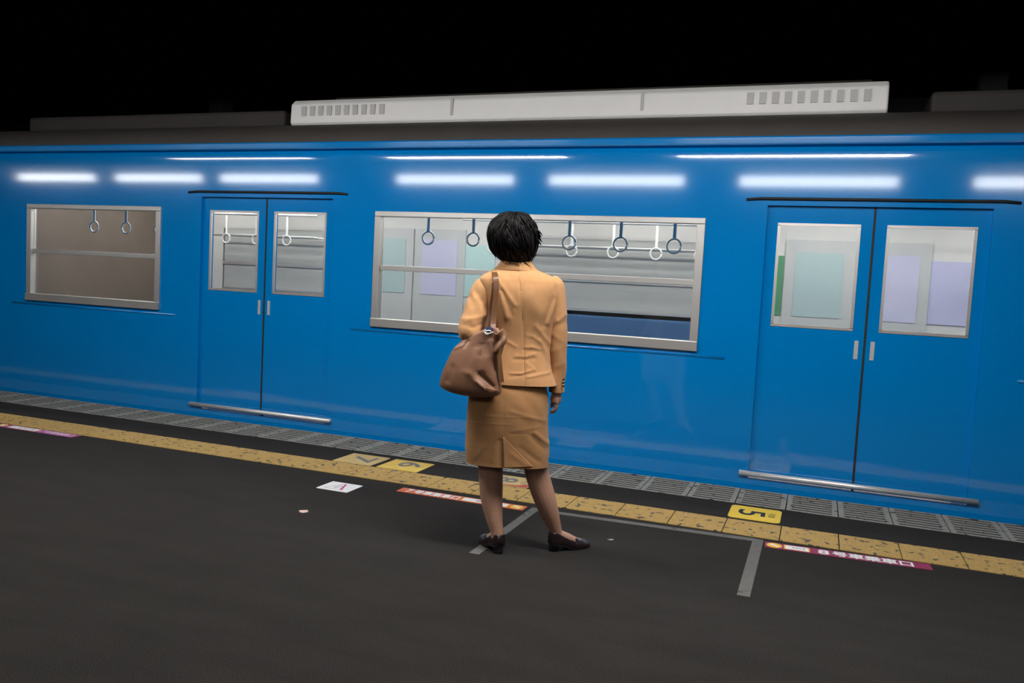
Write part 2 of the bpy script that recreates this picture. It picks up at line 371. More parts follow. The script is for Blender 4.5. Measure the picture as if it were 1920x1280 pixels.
def door(cx):
    for s in (-1, 1):
        x0, x1 = (cx-DW, cx-.006) if s < 0 else (cx+.006, cx+DW)
        lf = MB(); wx0, wx1, wz0, wz1 = x0+.085, x1-.085, 1.115, 1.775; y0, y1 = YT+.030, YT+.062
        lf.box(x0, x1, y0, y1, DZ0+.01, wz0); lf.box(x0, x1, y0, y1, wz1, DZ1+.02); lf.box(x0, wx0, y0, y1, wz0, wz1); lf.box(wx1, x1, y0, y1, wz0, wz1)
        d = carp(lf.build('door_leaf', blue))
        gk = MB(); t = .014
        gk.box(wx0-t, wx1+t, y0-.004, y0+.01, wz0-t, wz0+.004); gk.box(wx0-t, wx1+t, y0-.004, y0+.01, wz1-.004, wz1+t)
        gk.box(wx0-t, wx0+.004, y0-.004, y0+.01, wz0, wz1); gk.box(wx1-.004, wx1+t, y0-.004, y0+.01, wz0, wz1)
        q = gk.build('gasket', alum); q.parent = d
        p = MB().box(wx0, wx1, y0+.012, y0+.018, wz0, wz1).build('pane', pane_m); p.parent = d
        hd = MB().box((x1-.055) if s < 0 else x0+.03, (x1-.03) if s < 0 else x0+.055, y0-.004, y0, .92, 1.04).build('recessed_handle', steel); hd.parent = d
    carp(MB().box(cx-.007, cx+.007, YT+.026, YT+.06, DZ0, DZ1).build('door_seal', rubber))
    carp(MB().tube([(cx-DW-.06, YT-.012, .093), (cx+DW+.06, YT-.012, .093)], .019, 12).build('door_sill', steel, smooth=True))
    carp(MB().tube([(cx-DW-.14, YT-.004, 1.936), (cx-DW-.05, YT-.012, 1.944), (cx+DW+.05, YT-.012, 1.944), (cx+DW+.14, YT-.004, 1.936)], .009, 8).build('door_gutter', rubber, smooth=True))
for d in DOORS: door(d)
# air conditioner on the roof
acm = mat('air_conditioner_white', (.92, .90, .88), .5, var=.03)
ac = MB(); pr = [(.40, 2.55), (.36, 2.585), (.37, 2.745), (.42, 2.79), (2.38, 2.79), (2.43, 2.745), (2.44, 2.585), (2.40, 2.55)]
n = len(pr); A0, A1 = -4.45, .32
ac.add([(A0, YT+a, z) for a, z in pr] + [(A1, YT+a, z) for a, z in pr], [(i, n+i, n+(i+1) % n, (i+1) % n) for i in range(n)] + [tuple(range(n)), tuple(range(2*n-1, n-1, -1))])
aco = carp(ac.build('air_conditioner', acm, bevel=.012))
slat_m = mat('grille_grey', (.55, .54, .53), .5)
for x0 in (A0+.12, A1-.92):
    for k in range(10):
        q = MB().box(x0+k*.085, x0+k*.085+.045, YT+.352, YT+.372, 2.645, 2.725).build('grille_slat', slat_m); q.parent = aco
for x in (-2.9, -1.35):
    q = MB().box(x-.01, x+.01, YT+.352, YT+.37, 2.62, 2.75).build('panel_joint', slat_m); q.parent = aco
for zc, yy in ((2.835, .62), (2.86, .80)):                    # conduits along the roof behind the cover edge
    carp(MB().tube([(A0+.3, YT+yy, zc), (A1-.1, YT+yy, zc)], .016, 8).build('roof_conduit', roofm, smooth=True))
carp(MB().box(-7.9, -4.7, YT+.62, YT+2.2, 2.6, 2.76).build('roof_ventilator', roofm, bevel=.03))
carp(MB().box(.6, 3.4, YT+.62, YT+2.2, 2.6, 2.76).build('roof_ventilator', roofm, bevel=.03))

# ================================================================== BACKGROUND
mastm = mat('mast_steel', (.09, .09, .09), .7)
def mast(x, lab):
    e = empty('catenary_mast', (x, 12.6, -1.2))
    MB().box(-.09, .09, -.09, .09, 0, 9.5).build('post', mastm, e)
    MB().box(-.16, .16, -.16, .10, 5.35, 5.72).build('junction_box', mat('box_grey', (.3, .3, .31), .6), e)
    MB().tube([(-1.3, 0, 7.4), (0, 0, 6.0)], .05, 6).build('brace', mastm, e)
    MB().tube([(-1.6, 0, 7.4), (1.2, 0, 7.6)], .045, 6).build('bracket_arm', mastm, e)
    tag(e, lab, 'mast', 'catenary masts beyond the train')
mast(-10.7, 'dim steel catenary mast rising behind the left half of the train')
mast(1.9, 'dim steel catenary mast rising behind the right end of the train')
for z, lab in ((4.95, 'thin overhead wire, lower of the two above the train'), (5.45, 'thin overhead wire, upper of the two above the train')):
    wv = MB().tube([(-30, 12.36, z), (-10.7, 12.36, z+.02), (1.9, 12.36, z+.12), (12, 12.36, z+.1)], .010, 6).build('overhead_wire', mastm); tag(wv, lab, 'wire', 'overhead wires')

# ================================================================== FLOOR STICKERS
white = mat('sticker_white', (.86, .85, .84), .5); black = mat('print_black', (.02, .02, .022), .6)
yel_new = mat('plate_yellow_new', (.88, .60, .045), .5, var=.05); yel_old = mat('plate_yellow_worn', (.58, .41, .16), .6, var=.25, vscale=14, bump=.3)
yel_mid = mat('plate_yellow_faded', (.70, .47, .08), .6, var=.25, vscale=10)
maroon = mat('sticker_maroon', (.27, .012, .06), .5, var=.12, vscale=8); orange = mat('sticker_orange', (.66, .13, .03), .5, var=.12, vscale=8); purple = mat('sticker_purple', (.30, .03, .19), .5)
pink = mat('print_pink', (.80, .55, .72), .5); amber = mat('print_amber', (.90, .52, .03), .5); redbit = mat('plate_red_scrap', (.42, .07, .04), .6, var=.3)
greyp = mat('print_grey', (.16, .16, .15), .6)
def rrect(x0, x1, y0, y1, r, n=5):
    out = []
    for cx, cy, a in ((x1-r, y0+r, -90), (x1-r, y1-r, 0), (x0+r, y1-r, 90), (x0+r, y0+r, 180)):
        out += [(cx+r*math.cos(math.radians(a+90*k/n)), cy+r*math.sin(math.radians(a+90*k/n))) for k in range(n+1)]
    return out
def plate(x0, x1, y0, y1, digit, m, pm, r, lab, small=None, dim=(.125, .155), off=(0, 0)):
    e = empty('number_plate', ((x0+x1)/2, (y0+y1)/2, 0)); cx, cy = (x1-x0)/2, (y1-y0)/2
    MB().prism(rrect(-cx, cx, -cy, cy, r), 0, .003).build('plate', m, e)
    text_mesh('digit', digit, dim[0], dim[1], -math.pi/2, off, pm, e, .0036, bold=.012)
    if small: text_mesh('small_print', small, .095, .042, -math.pi/2, (.100+off[0]*.3, .0), pm, e, .0036)
    tag(e, lab, 'floor plate', 'yellow number plates on the platform edge'); return e
plate(-.424, -.130, 4.893, 5.188, '5', yel_new, black, .03, 'bright new yellow floor plate with a black 5 beside the grating', '号車', off=(-.02, .0))
plate(-3.100, -2.800, 4.862, 5.150, '7', yel_old, greyp, .008, 'worn yellow floor plate with a 7 left of the woman', off=(.01, .0), dim=(.17, .17))
plate(-2.753, -2.447, 4.862, 5.148, '6', yel_mid, greyp, .008, 'faded yellow floor plate with a 6 left of the woman', off=(.02, .03), dim=(.15, .17))
p8 = plate(-1.960, -1.665, 4.862, 5.125, '8', yel_old, greyp, .008, 'worn yellow floor plate with an 8 seen between her legs', '号車', off=(-.04, .01))
MB().prism([(-.03, -.125), (.14, -.125), (.145, -.04), (.10, -.06), (.08, -.09), (.0, -.105)], .0031, .0044).build('red_scrap', redbit, p8)

def strip(x0, x1, y0, y1, m, txt, tx, box, circ, lab, tm_=white, rotz=0):
    e = empty('boarding_strip', ((x0+x1)/2, (y0+y1)/2, 0), rotz); cx, cy = (x1-x0)/2, (y1-y0)/2; X = lambda v: v-(x0+x1)/2
    MB().prism(rrect(-cx, cx, -cy, cy, .004, 2), 0, .002).build('backing', m, e)
    cw = (tx[1]-tx[0])/6; hgt = 2*cy*.84
    text_mesh('digit', txt[0], cw*.74, hgt*.92, 0, (X(tx[0])+cw*.45, 0), tm_, e, .0026, bold=.03)
    text_mesh('lettering', txt[1:], cw*5, hgt, 0, (X(tx[1])-cw*2.5, 0), tm_, e, .0026, bold=.034)
    MB().prism(rrect(X(box[0])-.008, X(box[1])+.008, -cy*.72, cy*.72, .004, 2), .002, .0024).build('panel_border', amber, e)
    MB().prism(rrect(X(box[0]), X(box[1]), -cy*.66, cy*.66, .004, 2), .002, .0028).build('panel', white, e)
    w_ = box[1]-box[0]
    text_mesh('small_print', '乗車位置', w_*.6, cy*.45, 0, ((X(box[0])+X(box[1]))/2+w_*.08, 0), black, e, .0032)
    c = X(circ); r = cy*.86
    MB().prism([(c+r*.95*math.cos(a), r*math.sin(a)) for a in np.linspace(0, 2*math.pi, 24)[:-1]], .002, .0026).build('disc', amber, e)
    MB().prism([(c-r*.5, r*.55), (c-r*.5, -r*.1), (c-r*.3, .05*r), (c+r*.45, -r*.6), (c+r*.65, -r*.2), (c-r*.05, r*.35), (c+.1*r, r*.5)], .002, .0031).build('arrow', white, e)
    tag(e, lab, 'floor sticker', 'boarding position stickers along the yellow tiles')
strip(-2.331, -1.515, 4.375, 4.470, orange, '7号車乗車口', (-2.29, -1.93), (-1.905, -1.625), -1.567, 'orange floor sticker with white lettering beginning with 7 behind her left leg')
strip(-.185, .607, 4.418, 4.514, maroon, '8号車乗車口', (.070, .525), (-.082, .030), -.137, 'maroon floor sticker with white lettering beginning with 8 at the right', rotz=math.radians(3.2))
strip(-5.885, -5.058, 4.448, 4.543, purple, '7号車乗車口', (-5.42, -5.09), (-5.73, -5.45), -5.82, 'purple floor sticker with pale lettering at the far left', pink)
# warning sign
e = empty('warning_sticker', (-2.668, 4.278, 0))
MB().prism(rrect(-.108, .108, -.094, .094, .006, 2), 0, .002).build('backing', white, e)
tri = MB(); pk = mat('print_rose', (.50, .05, .13), .5)
for (ax, ay), (bx, by), t in (((-.075, -.06), (.055, -.06), .0022), ((-.075, -.06), (.0, .07), .0022), ((.055, -.06), (.0, .07), .0022)):
    d = Vector((bx-ax, by-ay)).normalized(); nn = Vector((-d.y, d.x))*t
    tri.prism([(ax+nn.x, ay+nn.y), (ax-nn.x, ay-nn.y), (bx-nn.x, by-nn.y), (bx+nn.x, by+nn.y)], .002, .0026)
tri.build('triangle', mat('print_pale_rose', (.66, .36, .42), .5), e)
MB().prism([(.034, -.058), (.050, -.058), (.012, .062), (.0, .062)], .002, .0029).build('bar', pk, e)
fg = MB(); fg.prism([(-.025, -.035), (-.013, -.038), (.004, .0), (-.006, .004)], .002, .0025); fg.prism([(-.004, .012), (.006, .012), (.006, .024), (-.004, .024)], .002, .0025)
fg.build('running_figure', mat('print_mid_grey', (.35, .33, .34), .6), e)
tag(e, 'white square floor sticker with a thin rose warning triangle', 'floor sticker')
# queue lines
tape = mat('queue_line_grey', (.125, .117, .105), .75, var=.25, vscale=25, bump=.5, spots=((.06, .056, .052), 14, .64))
ql = MB(); ql.box(-1.487, -1.435, 3.55, 4.47, 0, .0015); ql.box(-.250, -.195, 3.62, 4.52, 0, .0015)
ql.add([(-1.435, 4.405, 0), (-.250, 4.470, 0), (-.250, 4.525, 0), (-1.435, 4.455, 0), (-1.435, 4.405, .0015), (-.250, 4.470, .0015), (-.250, 4.525, .0015), (-1.435, 4.455, .0015)],
       [(0,3,2,1),(4,5,6,7),(0,1,5,4),(1,2,6,5),(2,3,7,6),(3,0,4,7)])
q = ql.build('queue_line', tape); tag(q, 'worn grey painted queue lines forming a box where the woman stands', 'floor marking')
# litter
lt = MB(); v = [(.026*math.cos(a)*(1+.25*math.sin(3*a)), .020*math.sin(a), .004+.004*math.sin(2*a)) for a in np.linspace(0, 2*math.pi, 13)[:-1]]
lt.add(v + [(0, 0, .009)] + [(x, y, 0) for x, y, z in v], [(i, (i+1) % 12, 12) for i in range(12)] + [(13+i, 13+(i+1) % 12, (i+1) % 12, i) for i in range(12)])
l1 = lt.build('paper_scrap', mat('scrap_pink', (.75, .52, .47), .7)); l1.location = (-2.548, 3.725, 0); tag(l1, 'small pale pink paper scrap on the dark asphalt left of the woman', 'litter')
l2 = bpy.data.objects.new('paper_scrap', l1.data.copy()); COL.objects.link(l2); l2.data.materials.clear(); l2.data.materials.append(mat('scrap_grey', (.4, .4, .4), .7))
l2.location = (-.93, 4.10, 0); l2.scale = (.6, .3, .6); l2.rotation_euler.z = .3; tag(l2, 'tiny grey paper fleck on the asphalt right of her shoe', 'litter')

# ================================================================== THE WOMAN
FX, FY, ANG = -1.24, 3.72, math.radians(18.435)
nV = Vector((-math.sin(ANG), math.cos(ANG), 0)); uV = Vector((math.cos(ANG), math.sin(ANG), 0)); F0 = Vector((FX, FY, 0)); C0 = Vector((0, 0, CAMZ))
def P(px, py, w=0.0):
    """measured photo point at depth w behind her centre plane, in her own frame (right, forward, up)"""
    d = cR*((px-960)/FPX) - cU*((py-640)/FPX) + cF
    t = (nV.dot(F0-C0)+w)/nV.dot(d); X = C0+d*t-F0
    return np.array([X.dot(uV), X.dot(nV), X.z])
per = empty('person', (FX, FY, 0), ANG)
tag(per, 'woman with short black hair in a tan suit seen from behind on the platform', 'person')
skin = mat('skin_warm', (.50, .27, .18), .5, var=.06, vscale=20); stock = None
tan = mat('tan_wool', (.61, .315, .138), .85, var=.10, vscale=45, bump=.5, bscale=700, spec=.2, sheen=.15)
seam_m = mat('tan_seam', (.34, .175, .078), .9)
def segd(pt, a, b):
    ab = b-a; L = (ab**2).sum(); t = np.clip(((pt-a)@ab)/L, 0, 1); return np.sqrt(((pt-a-t[:, None]*ab)**2).sum(1))
def loft(rings, nr, ns, strokes=(), w_of=None, hem=None, noise=0.0, closed=(False, False), both=False):
    """rings: (py, left px, right px, wcentre, back depth, front depth, exponent[, wslope]) -> vertices, faces"""
    K = []
    for r in rings:
        py, l, rr, wc, bb, bf, ex = r[:7]; sl = r[7] if len(r) > 7 else 0
        pl, pr_ = P(l, py, wc), P(rr, py, wc); z = P((l+rr)/2, py, wc)[2]
        K.append(((pl[0]+pr_[0])/2, wc, z, (pr_[0]-pl[0])/2, bb, bf, ex, sl))
    K = catmull(K, nr); th = np.linspace(0, 2*np.pi, ns, endpoint=False)
    V = []; Nn = []
    for cu_, wc, z, a, bb, bf, ex, sl in K:
        c, s = np.cos(th), np.sin(th); e = 2/ex
        x = np.sign(c)*np.abs(c)**e; y = np.sign(s)*np.abs(s)**e
        d = np.where(y < 0, bb, bf)
        V.append(np.stack([cu_+a*x, wc+d*y+sl*x*a, np.full(ns, z)], 1))
        nrm = np.stack([x/a, y/d, 0*x], 1); Nn.append(nrm/np.maximum(1e-6, np.linalg.norm(nrm, axis=1, keepdims=True)))
    V = np.concatenate(V); Nn = np.concatenate(Nn)
    uz = V[:, [0, 2]]; backf = 1/(1+np.exp(Nn[:, 1]*8)) if not both else np.ones(len(V))
    disp = np.zeros(len(V))
    for st in strokes:
        x0, y0, x1, y1, amp, wd = st; wref = -.1
        a, b = P(x0, y0, wref)[[0, 2]], P(x1, y1, wref)[[0, 2]]
        d = segd(uz, a, b); disp += amp*np.exp(-(d/wd)**2)*backf
    if noise:
        ph = rng.uniform(0, 6.28, 12)
        for k in range(6):
            f = rng.uniform(12, 45, 3); disp += noise/3*np.sin(V@f+ph[k])*np.sin(V@f[::-1]*.7+ph[k+6])
    V = V + Nn*disp[:, None]
    f = [(i*ns+k, i*ns+(k+1) % ns, (i+1)*ns+(k+1) % ns, (i+1)*ns+k) for i in range(nr-1) for k in range(ns)]
    if closed[0]: f.append(tuple(range(ns-1, -1, -1)))
    if closed[1]: f.append(tuple((nr-1)*ns+k for k in range(ns)))
    return V, f
def lofted(name, m, parent, *a, thick=.004, **k):
    V, f = loft(*a, **k); b = MB(); b.add(V, f); o = b.build(name, m, parent, smooth=True)
    bm = bmesh.new(); bm.from_mesh(o.data); bmesh.ops.recalc_face_normals(bm, faces=bm.faces); bm.to_mesh(o.data); bm.free()
    if thick:
        s = o.modifiers.new('cloth', 'SOLIDIFY'); s.thickness = thick; s.offset = -1
    return o
# --- jacket
jr = [(717.5, 890, 1044, .0, .122, .125, 2.3), (706, 895, 1040, .0, .118, .12, 2.3), (690, 904, 1035, .0, .108, .11, 2.3), (660, 911, 1031, .0, .094, .10, 2.3),
      (632, 914, 1034, .0, .090, .10, 2.3), (600, 911, 1039, -.005, .096, .11, 2.35), (570, 907, 1044, -.01, .102, .115, 2.4), (545, 902, 1047, -.012, .100, .11, 2.5),
      (528, 899, 1048, -.012, .088, .095, 2.6), (519, 905, 1042, -.010, .078, .082, 2.5), (511, 918, 1026, -.006, .068, .072, 2.3), (504, 930, 1008, .0, .062, .066, 2.1), (497, 938, 1000, .004, .056, .06, 2.0)]
js = [(972, 506, 978, 545, -.0022, .004), (978, 545, 982, 620, -.0022, .004), (982, 620, 985, 722, -.0022, .004),
      (966, 668, 985, 669, .003, .006), (985, 669, 1002, 665, .003, .006), (964, 674, 1003, 673, -.002, .007), (983, 651, 998, 651, .003, .006), (998, 651, 1012, 656, .0025, .006), (983, 657, 1012, 659, -.002, .007), (986, 628, 1000, 632, .002, .006), (1000, 632, 1014, 643, .002, .006),
      (957, 699, 975, 700, .0025, .006), (975, 700, 1002, 693, .0028, .006), (957, 706, 1002, 700, -.0015, .007), (983, 679, 1000, 690, .002, .005), (950, 640, 968, 650, .003, .006), (990, 706, 1030, 700, .003, .008),
      (934, 525, 966, 572, .004, .009), (938, 550, 950, 595, .004, .010), (941, 545, 960, 590, -.003, .008), (1047, 548, 1027, 606, .006, .011), (1038, 560, 1020, 612, -.004, .010),
      (995, 560, 1010, 585, .005, .035), (948, 565, 952, 590, .004, .030), (1005, 612, 1030, 645, .003, .009), (1012, 640, 1033, 680, .003, .010), (965, 515, 1000, 520, .003, .02)]
jk = lofted('jacket', tan, per, jr, 150, 200, js, noise=.0012)
# collar
col = lofted('collar', tan, jk, [(507, 926, 1012, .0, .071, .072, 2.1), (502, 930, 1006, .0, .068, .068, 2.1), (495, 936, 1000, .002, .060, .060, 2.0), (488, 941, 996, .006, .050, .054, 2.0), (487, 942, 995, .006, .044, .05, 2.0)], 24, 90, noise=.0008)
# seams: centre back, armholes
def surf_seam(pts, rr, rad=.0011, name='seam', parent=None, push=.0008):
    V, f = loft(*rr); out = []
    for px, py in pts:
        t = P(px, py, -.1)[[0, 2]]; bk = V[V[:, 1] < np.median(V[:, 1])+.02]; i = np.argmin(((bk[:, [0, 2]]-t)**2).sum(1)); q = bk[i].copy(); q[0], q[2] = t[0], t[1]; q[1] -= push; out.append(q)
    o = MB().tube(catmull(out, 40), rad, 5).build(name, seam_m, parent, smooth=True); return o
surf_seam([(971, 508), (975, 525), (978, 545), (980, 585), (982, 620), (984, 670), (985, 722)], (jr, 150, 200, js), parent=jk)
# --- sleeves (rings along an arm path)
def sleeve(name, path, rad, m, parent, strokes=(), nr=90, ns=64, flat=None, thick=.004, noise=.0012):
    pts = catmull([P(*p) for p in path], nr); R_ = catmull([[r] for r in rad], nr)[:, 0]
    b = MB(); b.tube(pts, list(R_), ns, up=(0, 1, 0), caps=False)
    V = np.array(b.v); cen = np.repeat(pts, ns, 0); Nn = V-cen; Nn /= np.linalg.norm(Nn, axis=1, keepdims=True)
    disp = np.zeros(len(V)); backf = 1/(1+np.exp(Nn[:, 1]*6))
    for x0, y0, x1, y1, amp, wd in strokes:
        a, c = P(x0, y0, -.06)[[0, 2]], P(x1, y1, -.06)[[0, 2]]; disp += amp*np.exp(-(segd(V[:, [0, 2]], a, c)/wd)**2)*backf
    ph = rng.uniform(0, 6.28, 12)
    for k in range(6):
        f = rng.uniform(15, 50, 3); disp += noise/2*np.sin(V@f+ph[k])
    b.v = [tuple(q) for q in V+Nn*disp[:, None]]
    b.f += [tuple(range(ns-1, -1, -1))]
    o = b.build(name, m, parent, smooth=True)
    if thick:
        s = o.modifiers.new('cloth', 'SOLIDIFY'); s.thickness = thick; s.offset = -1
    return o
sl = sleeve('sleeve', [(918, 527, -.008), (908, 540, -.012), (897, 568, -.03), (888, 595, -.06), (882, 614, -.08), (881, 624, -.082), (884, 625, -.05), (890, 618, .03), (898, 606, .13), (904, 600, .17)],
            [.030, .054, .056, .055, .054, .053, .051, .046, .040, .038], tan, jk,
            [(882, 545, 892, 560, .003, .012), (892, 560, 906, 590, .005, .011), (895, 548, 912, 578, -.004, .010), (866, 596, 885, 598, .004, .012), (885, 598, 906, 592, .005, .012), (872, 608, 890, 612, -.003, .010), (890, 612, 908, 606, -.004, .010), (876, 562, 884, 585, .003, .012), (905, 570, 912, 600, .004, .010), (862, 612, 868, 630, .003, .012), (880, 632, 900, 626, .003, .010)])
sr = sleeve('sleeve', [(1030, 523, -.008), (1038, 535, -.006), (1043, 560, 0), (1045, 595, .004), (1046, 630, .012), (1046, 670, .025), (1045, 705, .035), (1044, 734, .042)],
            [.026, .047, .047, .046, .046, .043, .040, .037], tan, jk,
            [(1045, 602, 1064, 588, .003, .009), (1036, 614, 1062, 606, -.002, .010), (1036, 628, 1058, 642, .002, .010), (1050, 550, 1058, 590, .002, .012), (1036, 660, 1060, 650, .0015, .010), (1040, 690, 1058, 684, .0015, .010)])
btn = mat('button_brown', (.05, .025, .015), .35)
for k in range(3):
    c = P(1056.5, 711+6.2*k, -.003); MB().ball(c, (.0062, .004, .0062), 10, 6).build('cuff_button', btn, sr, smooth=True)
# --- skirt
kr = [(867.5, 873, 1029, .0, .118, .112, 2.5), (860, 873, 1029, .0, .118, .112, 2.5), (842, 872, 1030, .0, .120, .114, 2.45), (820, 873, 1029, .0, .124, .116, 2.4), (790, 875, 1028, .0, .130, .116, 2.35), (760, 877, 1029, .0, .132, .114, 2.3), (735, 880, 1028, .0, .124, .11, 2.3), (710, 890, 1022, .0, .105, .10, 2.3), (680, 905, 1016, .0, .085, .09, 2.3)]
ks = [(976, 838, 1010, 866, -.002, .012), (1004, 812, 1030, 838, .004, .010), (996, 818, 1022, 846, -.002, .012), (960, 850, 990, 872, .002, .010),
      (882, 792, 960, 794, .0008, .004), (910, 778, 1000, 782, .0008, .005), (960, 806, 1015, 800, .001, .006), (960, 812, 990, 812, -.001, .006), (890, 858, 908, 836, .0016, .012), (925, 862, 930, 840, .002, .012), (945, 735, 944, 815, -.0012, .003), (960, 770, 1020, 790, .002, .010), (938, 825, 938, 880, -.003, .010)]
sk = lofted('skirt', mat('tan_skirt_wool', (.46, .23, .095), .85, var=.10, vscale=45, bump=.5, bscale=700, spec=.2, sheen=.15), per, kr, 150, 200, ks, noise=.0012)
surf_seam([(944, 738), (944, 770), (943, 800), (943, 820)], (kr, 150, 200, ks), parent=sk, rad=.0010, push=.0002)
# the vent: a flap lying over the left half
Vk, _ = loft(kr, 150, 200, ks); bk = Vk[Vk[:, 1] < 0]; fv = MB(); nA, nB = 26, 18
for i in range(nA):
    a_ = i/(nA-1); py = 819+(876.5-819)*a_
    for j in range(nB):
        b_ = j/(nB-1); px = (943.3+1.2*a_)+(2+54*a_)*b_
        t = P(px, py, -.115)[[0, 2]]; q = bk[np.argsort(((bk[:, [0, 2]]-t)**2).sum(1))[:4]].mean(0)
        fv.v.append((t[0], q[1]+.0012*b_-.0005-.007*a_*(1-b_)**1.2, t[1]))
fv.f = [(i*nB+j, i*nB+j+1, (i+1)*nB+j+1, (i+1)*nB+j) for i in range(nA-1) for j in range(nB-1)]
o = fv.build('vent_flap', MATS['tan_skirt_wool'], sk, smooth=True); sd = o.modifiers.new('cloth', 'SOLIDIFY'); sd.thickness = .003; sd.offset = 0

# --- body: one continuous surface
bd = MB()
def ptube(path, rad, n=16): bd.tube(catmull([P(*p) for p in path], 28), list(catmull([[r] for r in rad], 28)[:, 0]), n)
# legs
ptube([(925, 740, 0), (919, 800, .0), (918, 850, .0), (920, 878, .0), (920.5, 905, -.004), (921.5, 930, -.012), (924, 952, -.022), (927.5, 975, -.034), (931.5, 994, -.042), (933, 1008, -.046), (933, 1022, -.046)],
      [.085, .078, .066, .060, .0585, .055, .048, .039, .032, .031, .030])
ptube([(985, 740, 0), (996, 800, .01), (1002, 850, .015), (1005, 878, .018), (1012, 905, .018), (1020, 930, .02), (1028.5, 955, .026), (1037, 980, .036), (1042, 996, .044), (1044, 1010, .048), (1044, 1020, .05)],
      [.085, .078, .066, .060, .0575, .055, .048, .037, .031, .031, .030])
def vadd(p, q): return np.array(p)+np.array(q)
LH, LD = np.array([-.147, -.060, 0]), np.array([-.42, .907, 0]); LD /= np.linalg.norm(LD)     # left heel and toe direction in her frame
RH, RD = np.array([.110, .030, 0]), np.array([.86, .51, 0]); RD /= np.linalg.norm(RD)
for H, D, hl in ((LH, LD, .05), (RH, RD, .045)):
    bd.tube([H+D*.014+[0, 0, .062], H+D*.05+[0, 0, .066], H+D*.09+[0, 0, .050], H+D*.13+[0, 0, .034], H+D*.18+[0, 0, .022]], [.026, .030, .027, .022, .014], 12)
# torso, neck, shoulders
bd.tube([P(950, 790), P(955, 740), P(962, 690), P(972, 635), P(974, 585), P(974, 545), P(972, 522), P(970, 508)], [.13, .125, .105, .088, .095, .10, .085, .055], 18, flat=.78, up=(0, 1, 0))
bd.tube([P(972, 520, .0), P(968, 500, .008), P(965, 480, .016), P(963, 462, .018)], [.060, .050, .047, .050], 16)
# head: faces forward and a little to her left
HC = P(961, 445, .018); RZ = Matrix.Rotation(math.radians(14), 3, 'Z')
hp = lambda x, y, z: np.array(HC)+np.array(RZ @ Vector((x, y, z)))
bd.ball(hp(0, -.008, .022), (.078, .096, .088), rot=RZ); bd.ball(hp(0, .030, -.045), (.060, .062, .072), rot=RZ)
bd.ball(hp(0, .062, -.095), (.028, .026, .022), rot=RZ)                                       # chin
bd.tube([hp(0, .094, .010), hp(0, .104, -.018), hp(0, .112, -.036), hp(0, .096, -.044)], [.009, .011, .014, .010], 8)   # nose
for s in (-1, 1):
    bd.ball(hp(s*.080, -.004, -.012), (.010, .020, .030), rot=RZ)                                # ears
    bd.ball(hp(s*.040, .070, -.022), (.024, .018, .020), rot=RZ)                                 # cheeks
    bd.ball(hp(s*.012, .100, -.040), (.009, .009, .007), rot=RZ)
# arms inside the sleeves
ptube([(918, 530, -.01), (900, 560, -.03), (888, 595, -.06), (881, 622, -.08)], [.045, .042, .038, .036], 12)
ptube([(881, 622, -.08), (888, 617, .03), (900, 604, .15), (906, 598, .19)], [.036, .034, .026, .024], 12)
ptube([(1030, 530, -.01), (1044, 590, .0), (1046, 632, .012), (1045, 690, .03), (1044, 730, .042), (1043, 742, .044)], [.045, .040, .036, .030, .024, .024], 12)
# right hand, relaxed, fingers curled inwards
bd.tube([P(1043, 736, .044), P(1043, 743, .046), P(1041.5, 752, .050)], [.022, .028, .029], 12, flat=1.25, up=(0, 1, 0))
for k, (dw, l) in enumerate(((-.024, .86), (-.008, 1.0), (.010, .98), (.027, .88))):
    a = P(1043, 751, .05+dw); g1 = a+np.array([.004, .002, -.026])*l; g2 = g1+np.array([-.010, .004, -.026])*l; g3 = g2+np.array([-.020, .004, -.010])*l
    bd.tube(catmull([a+[0, 0, .012], a, g1, g2, g3], 14), [.0095]*9+[.009, .0088, .0085, .008, .006], 8)
a = P(1041, 743, .066); bd.tube(catmull([a, a+[-.006, .020, -.018], a+[-.012, .028, -.042], a+[-.018, .026, -.060]], 10), [.013, .0125, .012, .0115, .011, .0105, .010, .0095, .009, .007], 8)
# left hand holding the strap in front of her shoulder
bd.tube([P(906, 598, .18), P(910, 592, .20), P(914, 585, .215)], [.022, .028, .026], 12)
for k in range(4):
    a = P(913+k*2.2, 588-k*5.5, .215); bd.tube(catmull([a, a+[.030, .010, .004], a+[.044, -.010, .004], a+[.030, -.026, .002]], 12), [.0095]*8+[.009, .0085, .008, .006], 8)
a = P(909, 590, .19); bd.tube(catmull([a, a+[.022, -.012, .020], a+[.040, -.014, .036]], 8), [.012]*5+[.011, .010, .007], 8)
bo = bd.build('body', skin, per, smooth=True)
rm = bo.modifiers.new('remesh', 'REMESH'); rm.mode = 'VOXEL'; rm.voxel_size = .0045; rm.use_smooth_shade = True
sm = bo.modifiers.new('smooth', 'SMOOTH'); sm.iterations = 4; sm.factor = .5
# eyes, brows, lips
for s in (-1, 1):
    MB().ball(hp(s*.031, .0765, .004), (.013, .008, .0062), rot=RZ).build('eye', mat('eye_white', (.75, .73, .7), .3), per, smooth=True)
    MB().ball(hp(s*.031, .0825, .004), (.0055, .0028, .0055), rot=RZ).build('iris', mat('iris_brown', (.03, .015, .01), .2), per, smooth=True)
    MB().tube([hp(s*.014, .094, .022), hp(s*.032, .090, .027), hp(s*.050, .078, .022)], [.003, .004, .002], 6).build('eyebrow', mat('brow_black', (.015, .012, .012), .7), per, smooth=True)
MB().tube([hp(-.024, .088, -.068), hp(-.008, .097, -.065), hp(0, .098, -.067), hp(.008, .097, -.065), hp(.024, .088, -.068)], [.003, .007, .007, .007, .003], 8).build('lips', mat('lip_rose', (.40, .13, .11), .45), per, smooth=True)

